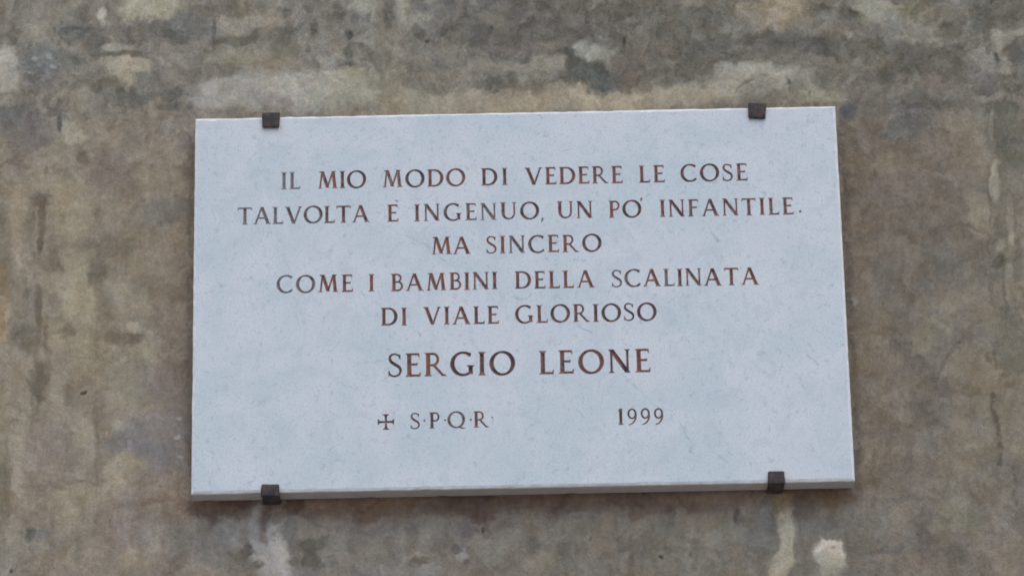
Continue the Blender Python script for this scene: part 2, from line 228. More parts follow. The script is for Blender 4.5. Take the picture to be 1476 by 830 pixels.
 (212, 640, 46, 36, 0, (120,117,119), .88, .5), (180, 645, 26, 16, 0, (118,115,117), .6, .5), (250, 610, 30, 24, 0, (120,114,113), .7, .5), (255, 604, 4, 3, 0, (150,148,146), .8, .5), (253, 630, 4, 3, 0, (150,149,148), .8, .5), (190, 645, 6, 8, 0, (138,137,139), .7, .5), (257, 658, 6, 2, 10, (145,145,145), .7, .5), (172, 612, 10, 8, 0, (142,139,126), .7, .5), (145, 628, 4, 6, 0, (138,134,132), .5, .5),
 (176, 680, 26, 20, 0, (142,134,118), .85, .4), (150, 705, 18, 14, 0, (138,129,114), .6, .5), (118, 640, 20, 36, 0, (141,133,118), .8, .5), (30, 640, 10, 20, 0, (148,140,124), .75, .5), (58, 650, 24, 30, 0, (132,123,114), .6, .6), (24, 690, 7, 28, 0, (152,144,133), .85, .5), (36, 720, 12, 20, 0, (138,131,120), .6, .6), (6, 720, 8, 60, 0, (112,106,94), .8, .5), (8, 620, 8, 50, 0, (124,116,98), .5, .6),
 (110, 722, 34, 22, 0, (140,132,116), .85, .5), (105, 750, 30, 40, 0, (134,127,112), .6, .6), (118, 725, 8, 12, 0, (126,120,98), .6, .5), (40, 772, 9, 9, 0, (93,92,86), .9, .4), (26, 771, 6, 5, 0, (104,101,94), .8, .4), (46, 785, 4, 10, 0, (108,107,100), .7, .4), (62, 768, 10, 6, 0, (112,108,106), .7, .4), (58, 786, 14, 8, 0, (132,130,122), .6, .5), (20, 790, 14, 20, 0, (138,131,119), .6, .5), (16, 824, 3, 3, 0, (80,76,68), .9, .4), (75, 770, 4, 40, 0, (112,105,96), .5, .5),
 (205, 720, 36, 10, 0, (118,108,99), .7, .6), (237, 700, 10, 16, 0, (138,127,116), .7, .5), (220, 734, 14, 7, 0, (138,130,114), .6, .5), (165, 745, 12, 8, 0, (136,128,118), .6, .5), (190, 765, 34, 22, 0, (122,113,106), .6, .6), (195, 805, 26, 24, 0, (134,126,112), .7, .6), (160, 790, 8, 18, 0, (114,106,98), .6, .6), (260, 775, 18, 26, 0, (118,114,108), .6, .6), (255, 720, 12, 12, 0, (128,120,108), .6, .6), (115, 790, 6, 30, 0, (114,106,94), .6, .6), (138, 640, 3.5, 60, 0, (114,106,96), .6, .6),
 # below the plaque: run-off dirt and lime, with part of the slab's shadow painted in
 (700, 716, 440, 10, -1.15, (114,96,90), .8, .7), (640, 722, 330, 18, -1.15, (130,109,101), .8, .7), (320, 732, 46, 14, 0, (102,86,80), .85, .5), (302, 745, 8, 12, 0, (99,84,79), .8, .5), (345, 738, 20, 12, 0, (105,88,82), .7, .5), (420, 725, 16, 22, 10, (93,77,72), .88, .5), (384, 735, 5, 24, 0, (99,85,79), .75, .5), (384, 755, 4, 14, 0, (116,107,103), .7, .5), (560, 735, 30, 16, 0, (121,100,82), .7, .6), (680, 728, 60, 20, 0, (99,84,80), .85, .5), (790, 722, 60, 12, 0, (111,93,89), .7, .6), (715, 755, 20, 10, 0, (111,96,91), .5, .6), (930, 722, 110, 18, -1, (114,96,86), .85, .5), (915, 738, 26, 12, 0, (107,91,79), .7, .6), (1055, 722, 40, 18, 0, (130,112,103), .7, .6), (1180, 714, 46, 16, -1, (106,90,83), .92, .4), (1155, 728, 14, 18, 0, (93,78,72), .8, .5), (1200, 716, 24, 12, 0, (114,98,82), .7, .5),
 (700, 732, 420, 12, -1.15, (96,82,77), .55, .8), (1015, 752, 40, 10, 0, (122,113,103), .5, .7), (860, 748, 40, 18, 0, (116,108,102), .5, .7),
 (328, 772, 26, 18, 0, (130,129,131), .85, .5), (368, 765, 8, 34, 0, (136,133,134), .88, .4), (372, 795, 12, 14, 0, (146,144,144), .8, .4), (400, 795, 15, 22, 0, (150,147,147), .93, .35), (392, 815, 28, 20, 0, (150,146,143), .9, .45), (408, 770, 12, 20, 0, (128,125,122), .75, .5), (335, 765, 5, 7, 0, (114,112,112), .6, .5), (388, 722, 10, 4, -8, (130,118,108), .7, .5),
 (352, 797, 11, 8, -20, (95,93,90), .9, .4), (357, 787, 5, 6, 0, (92,90,86), .8, .4), (345, 808, 22, 7, 15, (103,100,96), .75, .5), (330, 800, 5, 4, 0, (100,98,94), .7, .5), (360, 815, 12, 8, 0, (106,103,99), .7, .5), (422, 768, 9, 26, 0, (108,105,107), .7, .5), (424, 806, 10, 5, 0, (98,96,98), .8, .5), (420, 792, 10, 4, 0, (104,102,102), .7, .5),
 (455, 788, 26, 8, -5, (95,94,88), .88, .4), (452, 805, 12, 12, 0, (96,95,89), .85, .4), (470, 782, 14, 6, 0, (97,96,90), .8, .4), (480, 808, 6, 8, 0, (104,102,97), .8, .4), (470, 800, 10, 6, 0, (122,122,116), .6, .5), (495, 785, 24, 20, 0, (124,123,119), .7, .5), (440, 822, 14, 8, 0, (112,111,112), .6, .5), (515, 785, 16, 10, 0, (108,104,97), .6, .5), (545, 800, 30, 20, 0, (112,107,97), .6, .6), (300, 790, 26, 30, 0, (116,112,106), .6, .6), (290, 825, 20, 10, 0, (134,124,118), .6, .5),
 (585, 778, 14, 10, 0, (128,123,113), .7, .5), (625, 770, 20, 14, 0, (124,121,117), .7, .5), (607, 808, 13, 5, -6, (92,88,82), .88, .4), (600, 815, 10, 4, 0, (104,100,98), .7, .4), (622, 822, 26, 8, 0, (126,124,121), .7, .5), (672, 765, 20, 14, 0, (108,101,102), .75, .5), (663, 800, 8, 7, 0, (140,137,138), .88, .4), (665, 789, 3, 3, 0, (142,138,138), .7, .4), (671, 808, 5, 4, 0, (98,95,98), .7, .4), (657, 790, 6, 6, 0, (98,93,96), .75, .4), (697, 762, 2.5, 5, 10, (72,68,68), .9, .4), (690, 780, 14, 8, 0, (128,122,116), .6, .5), (700, 800, 22, 14, 0, (124,122,116), .7, .5), (738, 775, 16, 8, 0, (122,118,112), .7, .5), (648, 812, 12, 10, 0, (112,107,98), .6, .5), (735, 808, 20, 16, 0, (112,107,99), .6, .5), (775, 812, 24, 16, 0, (124,117,105), .7, .5), (770, 790, 20, 5, 0, (108,103,94), .6, .5), (815, 800, 20, 20, 0, (104,100,93), .7, .5), (740, 752, 8, 3, 0, (122,112,110), .6, .5),
 (860, 760, 30, 12, 0, (110,105,96), .6, .6), (955, 803, 4.5, 2.6, 40, (62,60,56), .95, .35), (852, 776, 2, 3, 0, (82,79,74), .8, .4), (900, 790, 10, 4, 0, (96,93,86), .6, .5), (968, 778, 8, 7, 0, (130,121,114), .7, .5), (1003, 770, 14, 5, 0, (122,120,114), .6, .5), (996, 788, 7, 6, 0, (124,118,113), .6, .5), (1050, 775, 26, 14, 0, (120,121,115), .7, .5), (1060, 742, 3, 10, 0, (84,72,68), .8, .5), (1062, 748, 8, 8, 0, (104,97,93), .6, .5), (930, 780, 40, 18, 0, (104,101,94), .6, .6), (1096, 795, 12, 6, 0, (98,96,92), .7, .5), (1108, 750, 14, 14, 0, (108,108,110), .7, .5), (1090, 770, 20, 16, 0, (116,113,112), .5, .6), (1070, 815, 30, 12, 0, (108,105,98), .5, .6), (862, 812, 10, 6, 0, (118,113,105), .6, .5),
 (1131, 775, 10, 34, 2, (146,142,130), .95, .3), (1126, 815, 15, 26, 3, (145,140,126), .95, .3), (1140, 775, 2.5, 30, 0, (152,148,134), .7, .5), (1130, 722, 12, 22, 0, (120,104,84), .9, .4), (1140, 712, 8, 10, 0, (118,98,72), .7, .5), (1108, 712, 10, 6, 0, (114,98,92), .7, .5), (1133, 742, 9, 12, 0, (138,128,110), .7, .5),
 (1170, 740, 18, 12, 0, (114,107,101), .6, .6), (1190, 765, 30, 20, 0, (112,109,104), .6, .6), (1155, 780, 8, 40, 0, (106,102,98), .6, .6), (1193, 748, 5, 4, 0, (96,94,90), .6, .5),
 (1201, 793, 22, 18, 0, (176,170,162), .98, .22), (1198, 812, 18, 14, 0, (152,150,138), .9, .3), (1195, 826, 14, 10, 0, (136,136,124), .8, .4), (1203, 789, 3, 2, 0, (138,132,124), .7, .5), (1200, 794, 11, 8, 0, (158,149,141), .75, .5), (1204, 790, 3, 3, 0, (134,128,122), .7, .5), (1240, 790, 16, 24, 0, (106,103,96), .5, .6), (1252, 780, 5, 18, 0, (118,116,102), .6, .5),
]
CRACKS_AND_EDGE_SHADE = [
 ([(374,728),(368,755),(370,790),(374,835)], 4.0, (140,137,137), .75), ([(396,765),(401,795),(404,835)], 8.0, (160,157,155), .9), ([(386,728),(385,745),(386,762)], 2.5, (88,80,75), .6),
 ([(1132,745),(1131,780),(1127,835)], 6.5, (154,151,141), .9), ([(740,738),(742,760),(741,790)], 2, (126,121,116), .5), ([(640,745),(641,775)], 1.6, (104,96,90), .5), ([(1150,720),(1151,760),(1149,800)], 1.6, (98,92,88), .5),
 ([(1213,172),(1238,702)], 3.6, (88,83,79), .8), ([(277,180),(271,704)], 2.8, (96,86,81), .6),  # (points, half width, colour, strength); this row paints edge shade beside the plaque
 ([(1058,142),(1062,130),(1070,122),(1084,118),(1098,114)], 1.2, (96,92,86), .7), ([(1072,120),(1090,128),(1104,124)], 1.0, (108,103,97), .4),
 ([(1152,118),(1160,126),(1168,132),(1170,142)], 1.6, (90,88,82), .8), ([(1135,112),(1142,122),(1140,130)], 1.2, (92,90,84), .6),
 ([(1365,328),(1385,324),(1408,332),(1424,340),(1418,356),(1430,372)], 1.6, (98,90,78), .6),
 ([(1225,470),(1262,462),(1300,482),(1318,500),(1330,520),(1348,548),(1370,565),(1400,572),(1425,560),(1476,556)], 2.6, (98,91,83), .6),
 ([(1348,548),(1362,520),(1385,490),(1412,462),(1446,446),(1476,442)], 2.4, (98,91,84), .55),
 ([(1300,482),(1330,462),(1352,448)], 1.8, (98,90,82), .5),
 ([(1433,570),(1434,600),(1439,625),(1440,680)], 2.4, (80,75,68), .75), ([(1432,572),(1440,575)], 3.5, (80,76,72), .7), ([(1433,505),(1434,530)], 2.0, (84,80,74), .6), ([(1424,512),(1424,520)], 2.5, (84,80,74), .6),
 ([(1459,672),(1463,700),(1466,728)], 1.4, (88,82,76), .7), ([(1441,690),(1440,740),(1446,800)], 2.5, (104,97,86), .5), ([(1420,0),(1424,20)], 2, (90,88,82), .6),
 ([(80,690),(100,694),(120,690),(136,698)], 2.0, (106,100,88), .55), ([(93,640),(94,662)], 1.0, (104,98,86), .5), ([(53,430),(57,470),(50,520),(56,560),(48,600)], 2.4, (102,95,84), .55),
 ([(66,440),(68,480),(70,530),(64,560)], 1.5, (104,97,85), .5), ([(60,352),(58,368)], 1.5, (98,90,78), .6), ([(1270,130),(1300,142)], 1.5, (92,88,82), .4),
 ([(1062,736),(1060,750)], 1.8, (80,68,64), .7), ([(640,86),(660,60)], 1, (104,98,90), .4), ([(310,30),(309,70)], 1.6, (92,89,84), .6), ([(0,768),(8,700),(10,640)], 2, (112,105,92), .5),
 ([(1080,15),(1100,14)], 1, (98,94,88), .4), ([(12,150),(20,158)], 1.5, (98,94,90), .5), ([(700,8),(640,20)], 1.5, (98,95,89), .4),
]
def wall_colour(U, V):
    """plaster colour field at photo-plane position (U, V): returns display colour and relief"""
    wx = 9*fbm(U, V, 46, 1, 3) + 5.0*fbm(U, V, 15, 2, 3) + 2.2*fbm(U, V, 5, 3, 2)
    wy = 9*fbm(U, V, 46, 4, 3) + 5.0*fbm(U, V, 15, 5, 3) + 2.2*fbm(U, V, 5, 6, 2)
    Uw, Vw = U + wx*.75, V + wy*.75
    base = np.array([120., 113, 103])
    num = np.zeros(U.shape + (3,)) + base * 0.02
    den = np.full(U.shape, 0.02)
    for (x, y, a, b, r, c, s) in BASE:
        w = s * np.exp(-(((Uw-x)/a)**2 + ((Vw-y)/b)**2) * 1.1)
        num += w[..., None] * np.array(c, float); den += w
    col = num / den[..., None]
    # weathering: soft blotches, vertical run marks, speckle
    inframe = 1
    n1 = fbm(Uw, Vw, 34, 11, 4, .55); n2 = fbm(U + wx*1.6, V + wy*1.4, 12, 12, 3, .6)
    n3 = fbm(U, V, 8, 13, 3, .6, 1.0, 5.0); n4 = fbm(U + wx*.6, V, 20, 14, 4, .6, .8, 6.0)
    top = sstep(260, 90, V)
    n5 = fbm(U, V, 7.0, 17, 2, .6)
    lum = 5.0*n1 + (4.2 + 1.8*top)*n2 + 2.4*n3*(1-.5*top) + 4.2*n4*(1-top) + 4.2*n5
    # crisp edged flakes
    fl = fbm(Uw, Vw, 22, 15, 4, .6)
    lum += 4.5*sstep(.24, .31, fl) - 4.5*sstep(.26, .33, -fl)
    fl2 = fbm(U + wx, V + wy, 11, 16, 3, .6)
    lum += (3.0 + 4*top)*sstep(.30, .38, fl2) - (3.0 + 5*top)*sstep(.30, .38, -fl2)
    smooth = col.copy()
    col = col + lum[..., None]
    relief = (lum - 4.2*n5 - (4.2 + 1.8*top)*n2*.5) * 0.02
    for (x, y, a, b, r, c, s, soft) in F:
        R0 = max(a, b) * 1.7 + 24
        m = (np.abs(U-x) < R0) & (np.abs(V-y) < R0)
        if not m.any(): continue
        k = min(1.0, 0.28 + min(a, b)/22.0)
        t = math.radians(-r)
        du = U[m] + wx[m]*k*.8 - x; dv = V[m] + wy[m]*k*.8 - y
        p = (du*math.cos(t) - dv*math.sin(t)) / a; q = (du*math.sin(t) + dv*math.cos(t)) / b
        d = np.sqrt(p*p + q*q)
        d = d + 0.16*n2[m] * (1 if min(a, b) > 5 else .4)
        sf = 0.25 + soft*1.0
        w = s * (1 - sstep(1.05 - sf*.6, 1.05 + sf*.55, d))
        L = np.array(c, float) + (lum[m]*.75)[:, None]
        col[m] = col[m]*(1-w[:, None]) + L*w[:, None]
        relief[m] += w * ((sum(c)/3 - 115) * 0.010)
    for (pts, hw, c, s) in CRACKS_AND_EDGE_SHADE:
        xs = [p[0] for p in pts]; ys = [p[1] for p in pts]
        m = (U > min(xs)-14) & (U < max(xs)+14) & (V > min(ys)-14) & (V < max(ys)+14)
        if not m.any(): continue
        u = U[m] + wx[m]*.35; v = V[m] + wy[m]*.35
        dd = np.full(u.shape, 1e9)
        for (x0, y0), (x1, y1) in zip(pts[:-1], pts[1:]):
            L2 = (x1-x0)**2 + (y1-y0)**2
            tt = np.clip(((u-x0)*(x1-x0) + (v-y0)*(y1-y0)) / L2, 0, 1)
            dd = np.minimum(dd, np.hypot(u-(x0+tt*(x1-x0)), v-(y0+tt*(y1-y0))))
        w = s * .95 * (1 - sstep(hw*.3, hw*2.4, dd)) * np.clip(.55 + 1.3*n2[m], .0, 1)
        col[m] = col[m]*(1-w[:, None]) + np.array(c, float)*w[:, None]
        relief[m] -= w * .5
    col = smooth + (col - smooth) * 1.12
    grey = col.mean(-1, keepdims=True) * np.array([1.0, 1.0, .985])
    col = grey + (col - grey) * .82 + np.array([3.8, 3.9, 3.4])
    col[..., 0] -= 2.2*top; col[..., 2] -= 1.0*(1-top)
    # hue drift between ochre and blue grey
    h = fbm(Uw, Vw, 60, 21, 3); h2 = fbm(Uw, Vw, 16, 22, 3)
    col[..., 0] += 1.6*h + 1.6*h2; col[..., 2] -= 2.2*h + 2.2*h2
    return col, relief

def axis(lo, hi, step, far):
    mid = np.arange(lo, hi + step, step)
    out, s, x = [], step, mid[-1]
    while x < far:
        s *= 1.18; x += s; out.append(x)
    neg, s, x = [], step, mid[0]
    while x > -far:
        s *= 1.18; x -= s; neg.append(x)
    return np.array(neg[::-1] + list(mid) + out)
WX = axis(-0.82, 0.82, 0.0016, 3.5)
WZ = axis(-0.50, 0.50, 0.0016, 3.4)
gx, gz = np.meshgrid(WX, WZ)
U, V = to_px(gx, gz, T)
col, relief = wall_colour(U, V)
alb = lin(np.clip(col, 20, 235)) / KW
nx, nz = len(WX), len(WZ)
slow = fbm(gx*1000, gz*1000, 160, 31, 3)
gy = T - (relief * 0.0024 + slow * 0.0008)
verts = np.stack([gx, gy, gz], -1).reshape(-1, 3)
i = np.arange(nx-1)[None, :] + np.arange(nz-1)[:, None]*nx
quads = np.stack([i, i+1, i+1+nx, i+nx], -1).reshape(-1, 4)
me = bpy.data.meshes.new('wall')
me.vertices.add(len(verts)); me.vertices.foreach_set('co', verts.astype(np.float32).ravel())
me.loops.add(quads.size); me.loops.foreach_set('vertex_index', quads.astype(np.int32).ravel())
me.polygons.add(len(quads)); me.polygons.foreach_set('loop_start', np.arange(0, quads.size, 4, dtype=np.int32))
me.polygons.foreach_set('use_smooth', np.ones(len(quads), bool))
me.update(); me.validate()
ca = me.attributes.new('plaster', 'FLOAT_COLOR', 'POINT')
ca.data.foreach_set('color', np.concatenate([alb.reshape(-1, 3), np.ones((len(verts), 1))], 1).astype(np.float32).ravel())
wall = bpy.data.objects.new('wall', me); C.objects.link(wall)
wall['label'] = 'weathered brown grey plaster wall with stains and pale patches behind the plaque'
wall['category'] = 'wall'
m, nt, bs = new_mat('weathered_plaster')
at_ = node(nt, 'ShaderNodeAttribute', attribute_name='plaster')
tc = node(nt, 'ShaderNodeTexCoord').outputs['Object']
g1 = noise_n(nt, tc, 420, 3, .6); g2 = noise_n(nt, scaled(nt, tc, (1, 1, .75)), 190, 4, .6)
g = math_n(nt, 'ADD', math_n(nt, 'MULTIPLY', g1, .5), math_n(nt, 'MULTIPLY', g2, .5))
gv = math_n(nt, 'MULTIPLY_ADD', g, .95, .525)
pits = ramp_n(nt, noise_n(nt, tc, 260, 2, .5), .66, .74)
gv2 = math_n(nt, 'SUBTRACT', gv, math_n(nt, 'MULTIPLY', pits, .22))
cc = node(nt, 'ShaderNodeVectorMath', operation='SCALE')
nt.links.new(at_.outputs['Color'], cc.inputs[0]); nt.links.new(gv2, cc.inputs['Scale'])
nt.links.new(cc.outputs[0], bs.inputs['Base Color'])
bs.inputs['Roughness'].default_value = 0.93
bs.inputs['Specular IOR Level'].default_value = 0.2
hh = math_n(nt, 'ADD', g1, math_n(nt, 'MULTIPLY', noise_n(nt, tc, 60, 5, .6), 1.5))
nt.links.new(bump_n(nt, hh, .9, .0014), bs.inputs['Normal'])
me.materials.append(m)

# ------------------------------------------------------------------ the pavement below (out of the frame; its bounce lights the undersides)
gm = bpy.data.meshes.new('ground')
gm.from_pydata([(-30, -40, -3.7), (30, -40, -3.7), (30, T, -3.7), (-30, T, -3.7)], [], [(0, 1, 2, 3)])
ground = bpy.data.objects.new('ground', gm); C.objects.link(ground); ground['kind'] = 'structure'
m, nt, bs = new_mat('pale_paving')
tc = node(nt, 'ShaderNodeTexCoord').outputs['Object']
nt.links.new(mix_n(nt, noise_n(nt, tc, 3, 6, .6), (.36, .34, .31), (.46, .44, .41)), bs.inputs['Base Color'])
bs.inputs['Roughness'].default_value = .9
gm.materials.append(m)

# ------------------------------------------------------------------ stone and paint
def marble(name, dirty):
    m, nt, bs = new_mat(name)
    tc = node(nt, 'ShaderNodeTexCoord').outputs['Object']
    sp = node(nt, 'ShaderNodeSeparateXYZ'); nt.links.new(tc, sp.inputs[0])
    c = mix_n(nt, ramp_n(nt, noise_n(nt, tc, 9, 5, .6, .6), .35, .65), (.665, .715, .72), (.755, .77, .76))
    # crystalline grain and grey specks
    c = mix_n(nt, math_n(nt, 'MULTIPLY', ramp_n(nt, noise_n(nt, tc, 330, 3, .7), .48, .68), .48), c, (.44, .47, .50))
    c = mix_n(nt, math_n(nt, 'MULTIPLY', ramp_n(nt, noise_n(nt, tc, 240, 3, .7), .54, .74), .5), c, (.90, .90, .89))
    c = mix_n(nt, math_n(nt, 'MULTIPLY', ramp_n(nt, noise_n(nt, tc, 95, 5, .7, .5), .55, .67), .45), c, (.40, .43, .47))
    c = mix_n(nt, math_n(nt, 'MULTIPLY', ramp_n(nt, noise_n(nt, tc, 28, 6, .65, 1.0), .50, .66), .34), c, (.54, .57, .60))
    c = mix_n(nt, math_n(nt, 'MULTIPLY', ramp_n(nt, noise_n(nt, scaled(nt, tc, (1.3, 1, 1)), 6.5, 4, .6), .45, .7), .25), c, (.70, .70, .71))
    # veins that run down to the right
    wv = node(nt, 'ShaderNodeTexNoise'); wv.inputs['Scale'].default_value = 18; wv.inputs['Detail'].default_value = 6
    nt.links.new(tc, wv.inputs['Vector'])
    ws = node(nt, 'ShaderNodeSeparateColor'); nt.links.new(wv.outputs['Color'], ws.inputs[0])
    X = math_n(nt, 'ADD', sp.outputs[0], math_n(nt, 'MULTIPLY_ADD', ws.outputs[0], .05, -.025))
    Z = math_n(nt, 'ADD', sp.outputs[2], math_n(nt, 'MULTIPLY_ADD', ws.outputs[2], .05, -.025))
    brk = ramp_n(nt, noise_n(nt, tc, 34, 5, .7), .42, .62)
    for (x0, y0, x1, y1, w, s) in VEINS:
        ax, az = at(x0, y0); bx, bz = at(x1, y1)
        L = math.hypot(bx-ax, bz-az); ux, uz = (bx-ax)/L, (bz-az)/L
        dx = math_n(nt, 'SUBTRACT', X, ax); dz = math_n(nt, 'SUBTRACT', Z, az)
        tpar = math_n(nt, 'ADD', math_n(nt, 'MULTIPLY', dx, ux), math_n(nt, 'MULTIPLY', dz, uz))
        perp = math_n(nt, 'ABSOLUTE', math_n(nt, 'SUBTRACT', math_n(nt, 'MULTIPLY', dx, uz), math_n(nt, 'MULTIPLY', dz, ux)))
        over = math_n(nt, 'MAXIMUM', math_n(nt, 'SUBTRACT', tpar, L), math_n(nt, 'MULTIPLY', tpar, -1))
        over = math_n(nt, 'MAXIMUM', over, 0)
        d = math_n(nt, 'SQRT', math_n(nt, 'ADD', math_n(nt, 'MULTIPLY', over, over), math_n(nt, 'MULTIPLY', perp, perp)))
        mk = math_n(nt, 'SUBTRACT', 1, ramp_n(nt, d, w*.2, w*1.6))
        mk = math_n(nt, 'MULTIPLY', math_n(nt, 'MULTIPLY', mk, math_n(nt, 'MULTIPLY_ADD', brk, .75, .25)), s)
        c = mix_n(nt, mk, c, (.33, .37, .42))
    if dirty:
        dd = ramp_n(nt, noise_n(nt, scaled(nt, tc, (1, 1, 2)), 45, 5, .65), .3, .7)
        c = mix_n(nt, math_n(nt, 'MULTIPLY_ADD', dd, .35, .58), c, (.52, .43, .34))
    nt.links.new(c, bs.inputs['Base Color'])
    bs.inputs['Roughness'].default_value = .62 if not dirty else .9
    bs.inputs['Specular IOR Level'].default_value = .3
    h = noise_n(nt, tc, 300, 4, .6)
    nt.links.new(bump_n(nt, h, .25 if not dirty else .8, .0006), bs.inputs['Normal'])
    return m
VEINS = [(583,335,598,347,.0018,.75), (598,347,640,372,.0014,.45), (640,372,680,392,.0014,.4), (788,455,812,463,.0016,.7), (812,463,850,480,.0016,.6),
         (900,548,918,556,.0018,.7), (918,556,938,572,.0014,.6), (938,572,965,592,.0014,.5), (975,612,985,628,.0018,.5), (985,628,998,650,.0014,.6),
         (1020,332,1032,342,.0022,.8), (1035,560,1060,590,.0016,.3), (1160,505,1180,525,.0018,.45), (1020,640,1045,668,.0016,.3),
         (735,424,760,432,.0016,.4), (675,492,680,495,.0024,.6), (604,478,606,482,.0024,.6), (1096,424,1110,434,.0014,.3), (810,218,822,212,.0014,.4), (848,300,880,290,.0016,.2)]
M_FACE = marble('honed_marble', False)
M_SIDE = marble('dirty_sawn_marble', True)
m, nt, bs = new_mat('marble_arris_highlight')  # lighter tint paints in the sky light caught by the chamfer
tc = node(nt, 'ShaderNodeTexCoord').outputs['Object']
nt.links.new(mix_n(nt, ramp_n(nt, noise_n(nt, tc, 70, 4, .7), .4, .6), (.80, .78, .74), (.92, .91, .88)), bs.inputs['Base Color'])
bs.inputs['Roughness'].default_value = .7
M_EDGE = m

m, nt, bs = new_mat('worn_letter_paint')
tc = node(nt, 'ShaderNodeNewGeometry').outputs['Position']
oi = node(nt, 'ShaderNodeObjectInfo')            # each letter's own paint: red = how much red primer shows, green = how worn
oc = node(nt, 'ShaderNodeSeparateColor'); nt.links.new(oi.outputs['Color'], oc.inputs[0])
red = math_n(nt, 'ADD', noise_n(nt, tc, 95, 4, .65), math_n(nt, 'MULTIPLY_ADD', oc.outputs[0], .26, -.10))
c = mix_n(nt, ramp_n(nt, red, .36, .64), (.115, .086, .084), (.34, .150, .108))
c = mix_n(nt, math_n(nt, 'MULTIPLY', ramp_n(nt, noise_n(nt, tc, 130, 3, .6), .50, .66), .75), c, (.088, .064, .066))
wr = math_n(nt, 'ADD', noise_n(nt, tc, 210, 3, .6), math_n(nt, 'MULTIPLY_ADD', oc.outputs[1], .45, -.10))
c = mix_n(nt, math_n(nt, 'MULTIPLY', ramp_n(nt, wr, .50, .78), .65), c, (.36, .34, .34))
nt.links.new(c, bs.inputs['Base Color']); bs.inputs['Roughness'].default_value = .8
M_PAINT = m

m, nt, bs = new_mat('rusty_dark_iron')
tc = node(nt, 'ShaderNodeNewGeometry').outputs['Position']
c = mix_n(nt, ramp_n(nt, noise_n(nt, tc, 90, 5, .65), .42, .62), (.034, .029, .031), (.095, .055, .044))
c = mix_n(nt, math_n(nt, 'MULTIPLY', ramp_n(nt, noise_n(nt, tc, 300, 3, .6), .55, .7), .5), c, (.12, .09, .08))
nt.links.new(c, bs.inputs['Base Color']); bs.inputs['Roughness'].default_value = .7
bs.inputs['Metallic'].default_value = 0.0
nt.links.new(bump_n(nt, noise_n(nt, tc, 240, 4, .6), .6, .001), bs.inputs['Normal'])
M_IRON = m

# ------------------------------------------------------------------ letter shapes (cap height 1)
TH, TN = .182, .10
class Glyph:
    def __init__(s): s.polys = []; s.mid = []
    def poly(s, pts):
        a = sum(pts[i][0]*pts[(i+1) % len(pts)][1] - pts[(i+1) % len(pts)][0]*pts[i][1] for i in range(len(pts)))
        s.polys.append([tuple(p) for p in (pts if a > 0 else pts[::-1])])
    def stroke(s, pts, ws):
        n = len(pts); L, Rr = [], []
        for i in range(n):
            p0 = pts[max(i-1, 0)]; p1 = pts[min(i+1, n-1)]
            dx, dy = p1[0]-p0[0], p1[1]-p0[1]; l = math.hypot(dx, dy)
            nx_, ny_ = -dy/l, dx/l; w = ws[i]/2
            L.append((pts[i][0]+nx_*w, pts[i][1]+ny_*w)); Rr.append((pts[i][0]-nx_*w, pts[i][1]-ny_*w))
        s.poly(L + Rr[::-1]); s.mid += list(pts)
    def serif(s, x, y, w, up=False, l=.07, r=.07):
        k = -1 if up else 1
        s.poly([(x-w/2-l, y), (x+w/2+r, y), (x+w/2+r*.8, y+k*.03), (x+w/2, y+k*.085), (x-w/2, y+k*.085), (x-w/2-l*.8, y+k*.03)])
        s.mid += [(x-w/2-l*.6, y+k*.015), (x+w/2+r*.6, y+k*.015)]
    def stem(s, x, y0=0, y1=1, w=TH, b=True, t=True, bl=.07, br=.07, tl=.07, tr=.07):
        s.poly([(x-w/2, y0), (x+w/2, y0), (x+w/2*.94, (y0+y1)/2), (x+w/2, y1), (x-w/2, y1), (x-w/2*.94, (y0+y1)/2)])
        s.mid += [(x, y0+(y1-y0)*k/8) for k in range(1, 8)]
        if b: s.serif(x, y0, w, False, bl, br)
        if t: s.serif(x, y1, w, True, tl, tr)
    def diag(s, x0, y0, x1, y1, w):
        hw = w * math.hypot(x1-x0, y1-y0) / abs(y1-y0) / 2
        s.poly([(x0-hw, y0), (x0+hw, y0), (x1+hw, y1), (x1-hw, y1)])
        s.mid += [(x0+(x1-x0)*k/9, y0+(y1-y0)*k/9) for k in range(1, 9)]
    def bar(s, x0, x1, y, end=0, w=TN, endl=0):
        s.poly([(x0, y-w/2), (x1, y-w/2), (x1, y+w/2), (x0, y+w/2)])
        s.mid += [(x0+(x1-x0)*k/5, y) for k in range(1, 5)]
        for e, x, d in ((end, x1, -1), (endl, x0, 1)):
            if e: s.poly([(x, y-w/2*(1 if e > 0 else -1)), (x+.012*-d, y+e), (x+d*.02, y+e), (x+d*.075, y+w/2*(1 if e > 0 else -1)), (x+d*.075, y-w/2*(1 if e > 0 else -1))])
    def arc(s, cx, cy, rx_, ry_, a0, a1, thick=TH, thin=TN, tilt=0, n=None):
        n = n or max(6, int(abs(a1-a0)/9))
        pts, ws = [], []
        for k in range(n+1):
            a = math.radians(a0 + (a1-a0)*k/n)
            pts.append((cx + rx_*math.cos(a), cy + ry_*math.sin(a)))
            ws.append(thin + (thick-thin)*abs(math.cos(a - math.radians(tilt)))**1.5)
        s.stroke(pts, ws)
def crom(P, n=5):
    out = []
    for i in range(len(P)-1):
        p0 = P[max(i-1, 0)]; p1 = P[i]; p2 = P[i+1]; p3 = P[min(i+2, len(P)-1)]
        for k in range(n):
            t = k/n
            out.append(tuple(.5*((2*b) + (-a+c_)*t + (2*a-5*b+4*c_-d)*t*t + (-a+3*b-3*c_+d)*t**3) for a, b, c_, d in zip(p0, p1, p2, p3)))
    out.append(tuple(P[-1])); return out
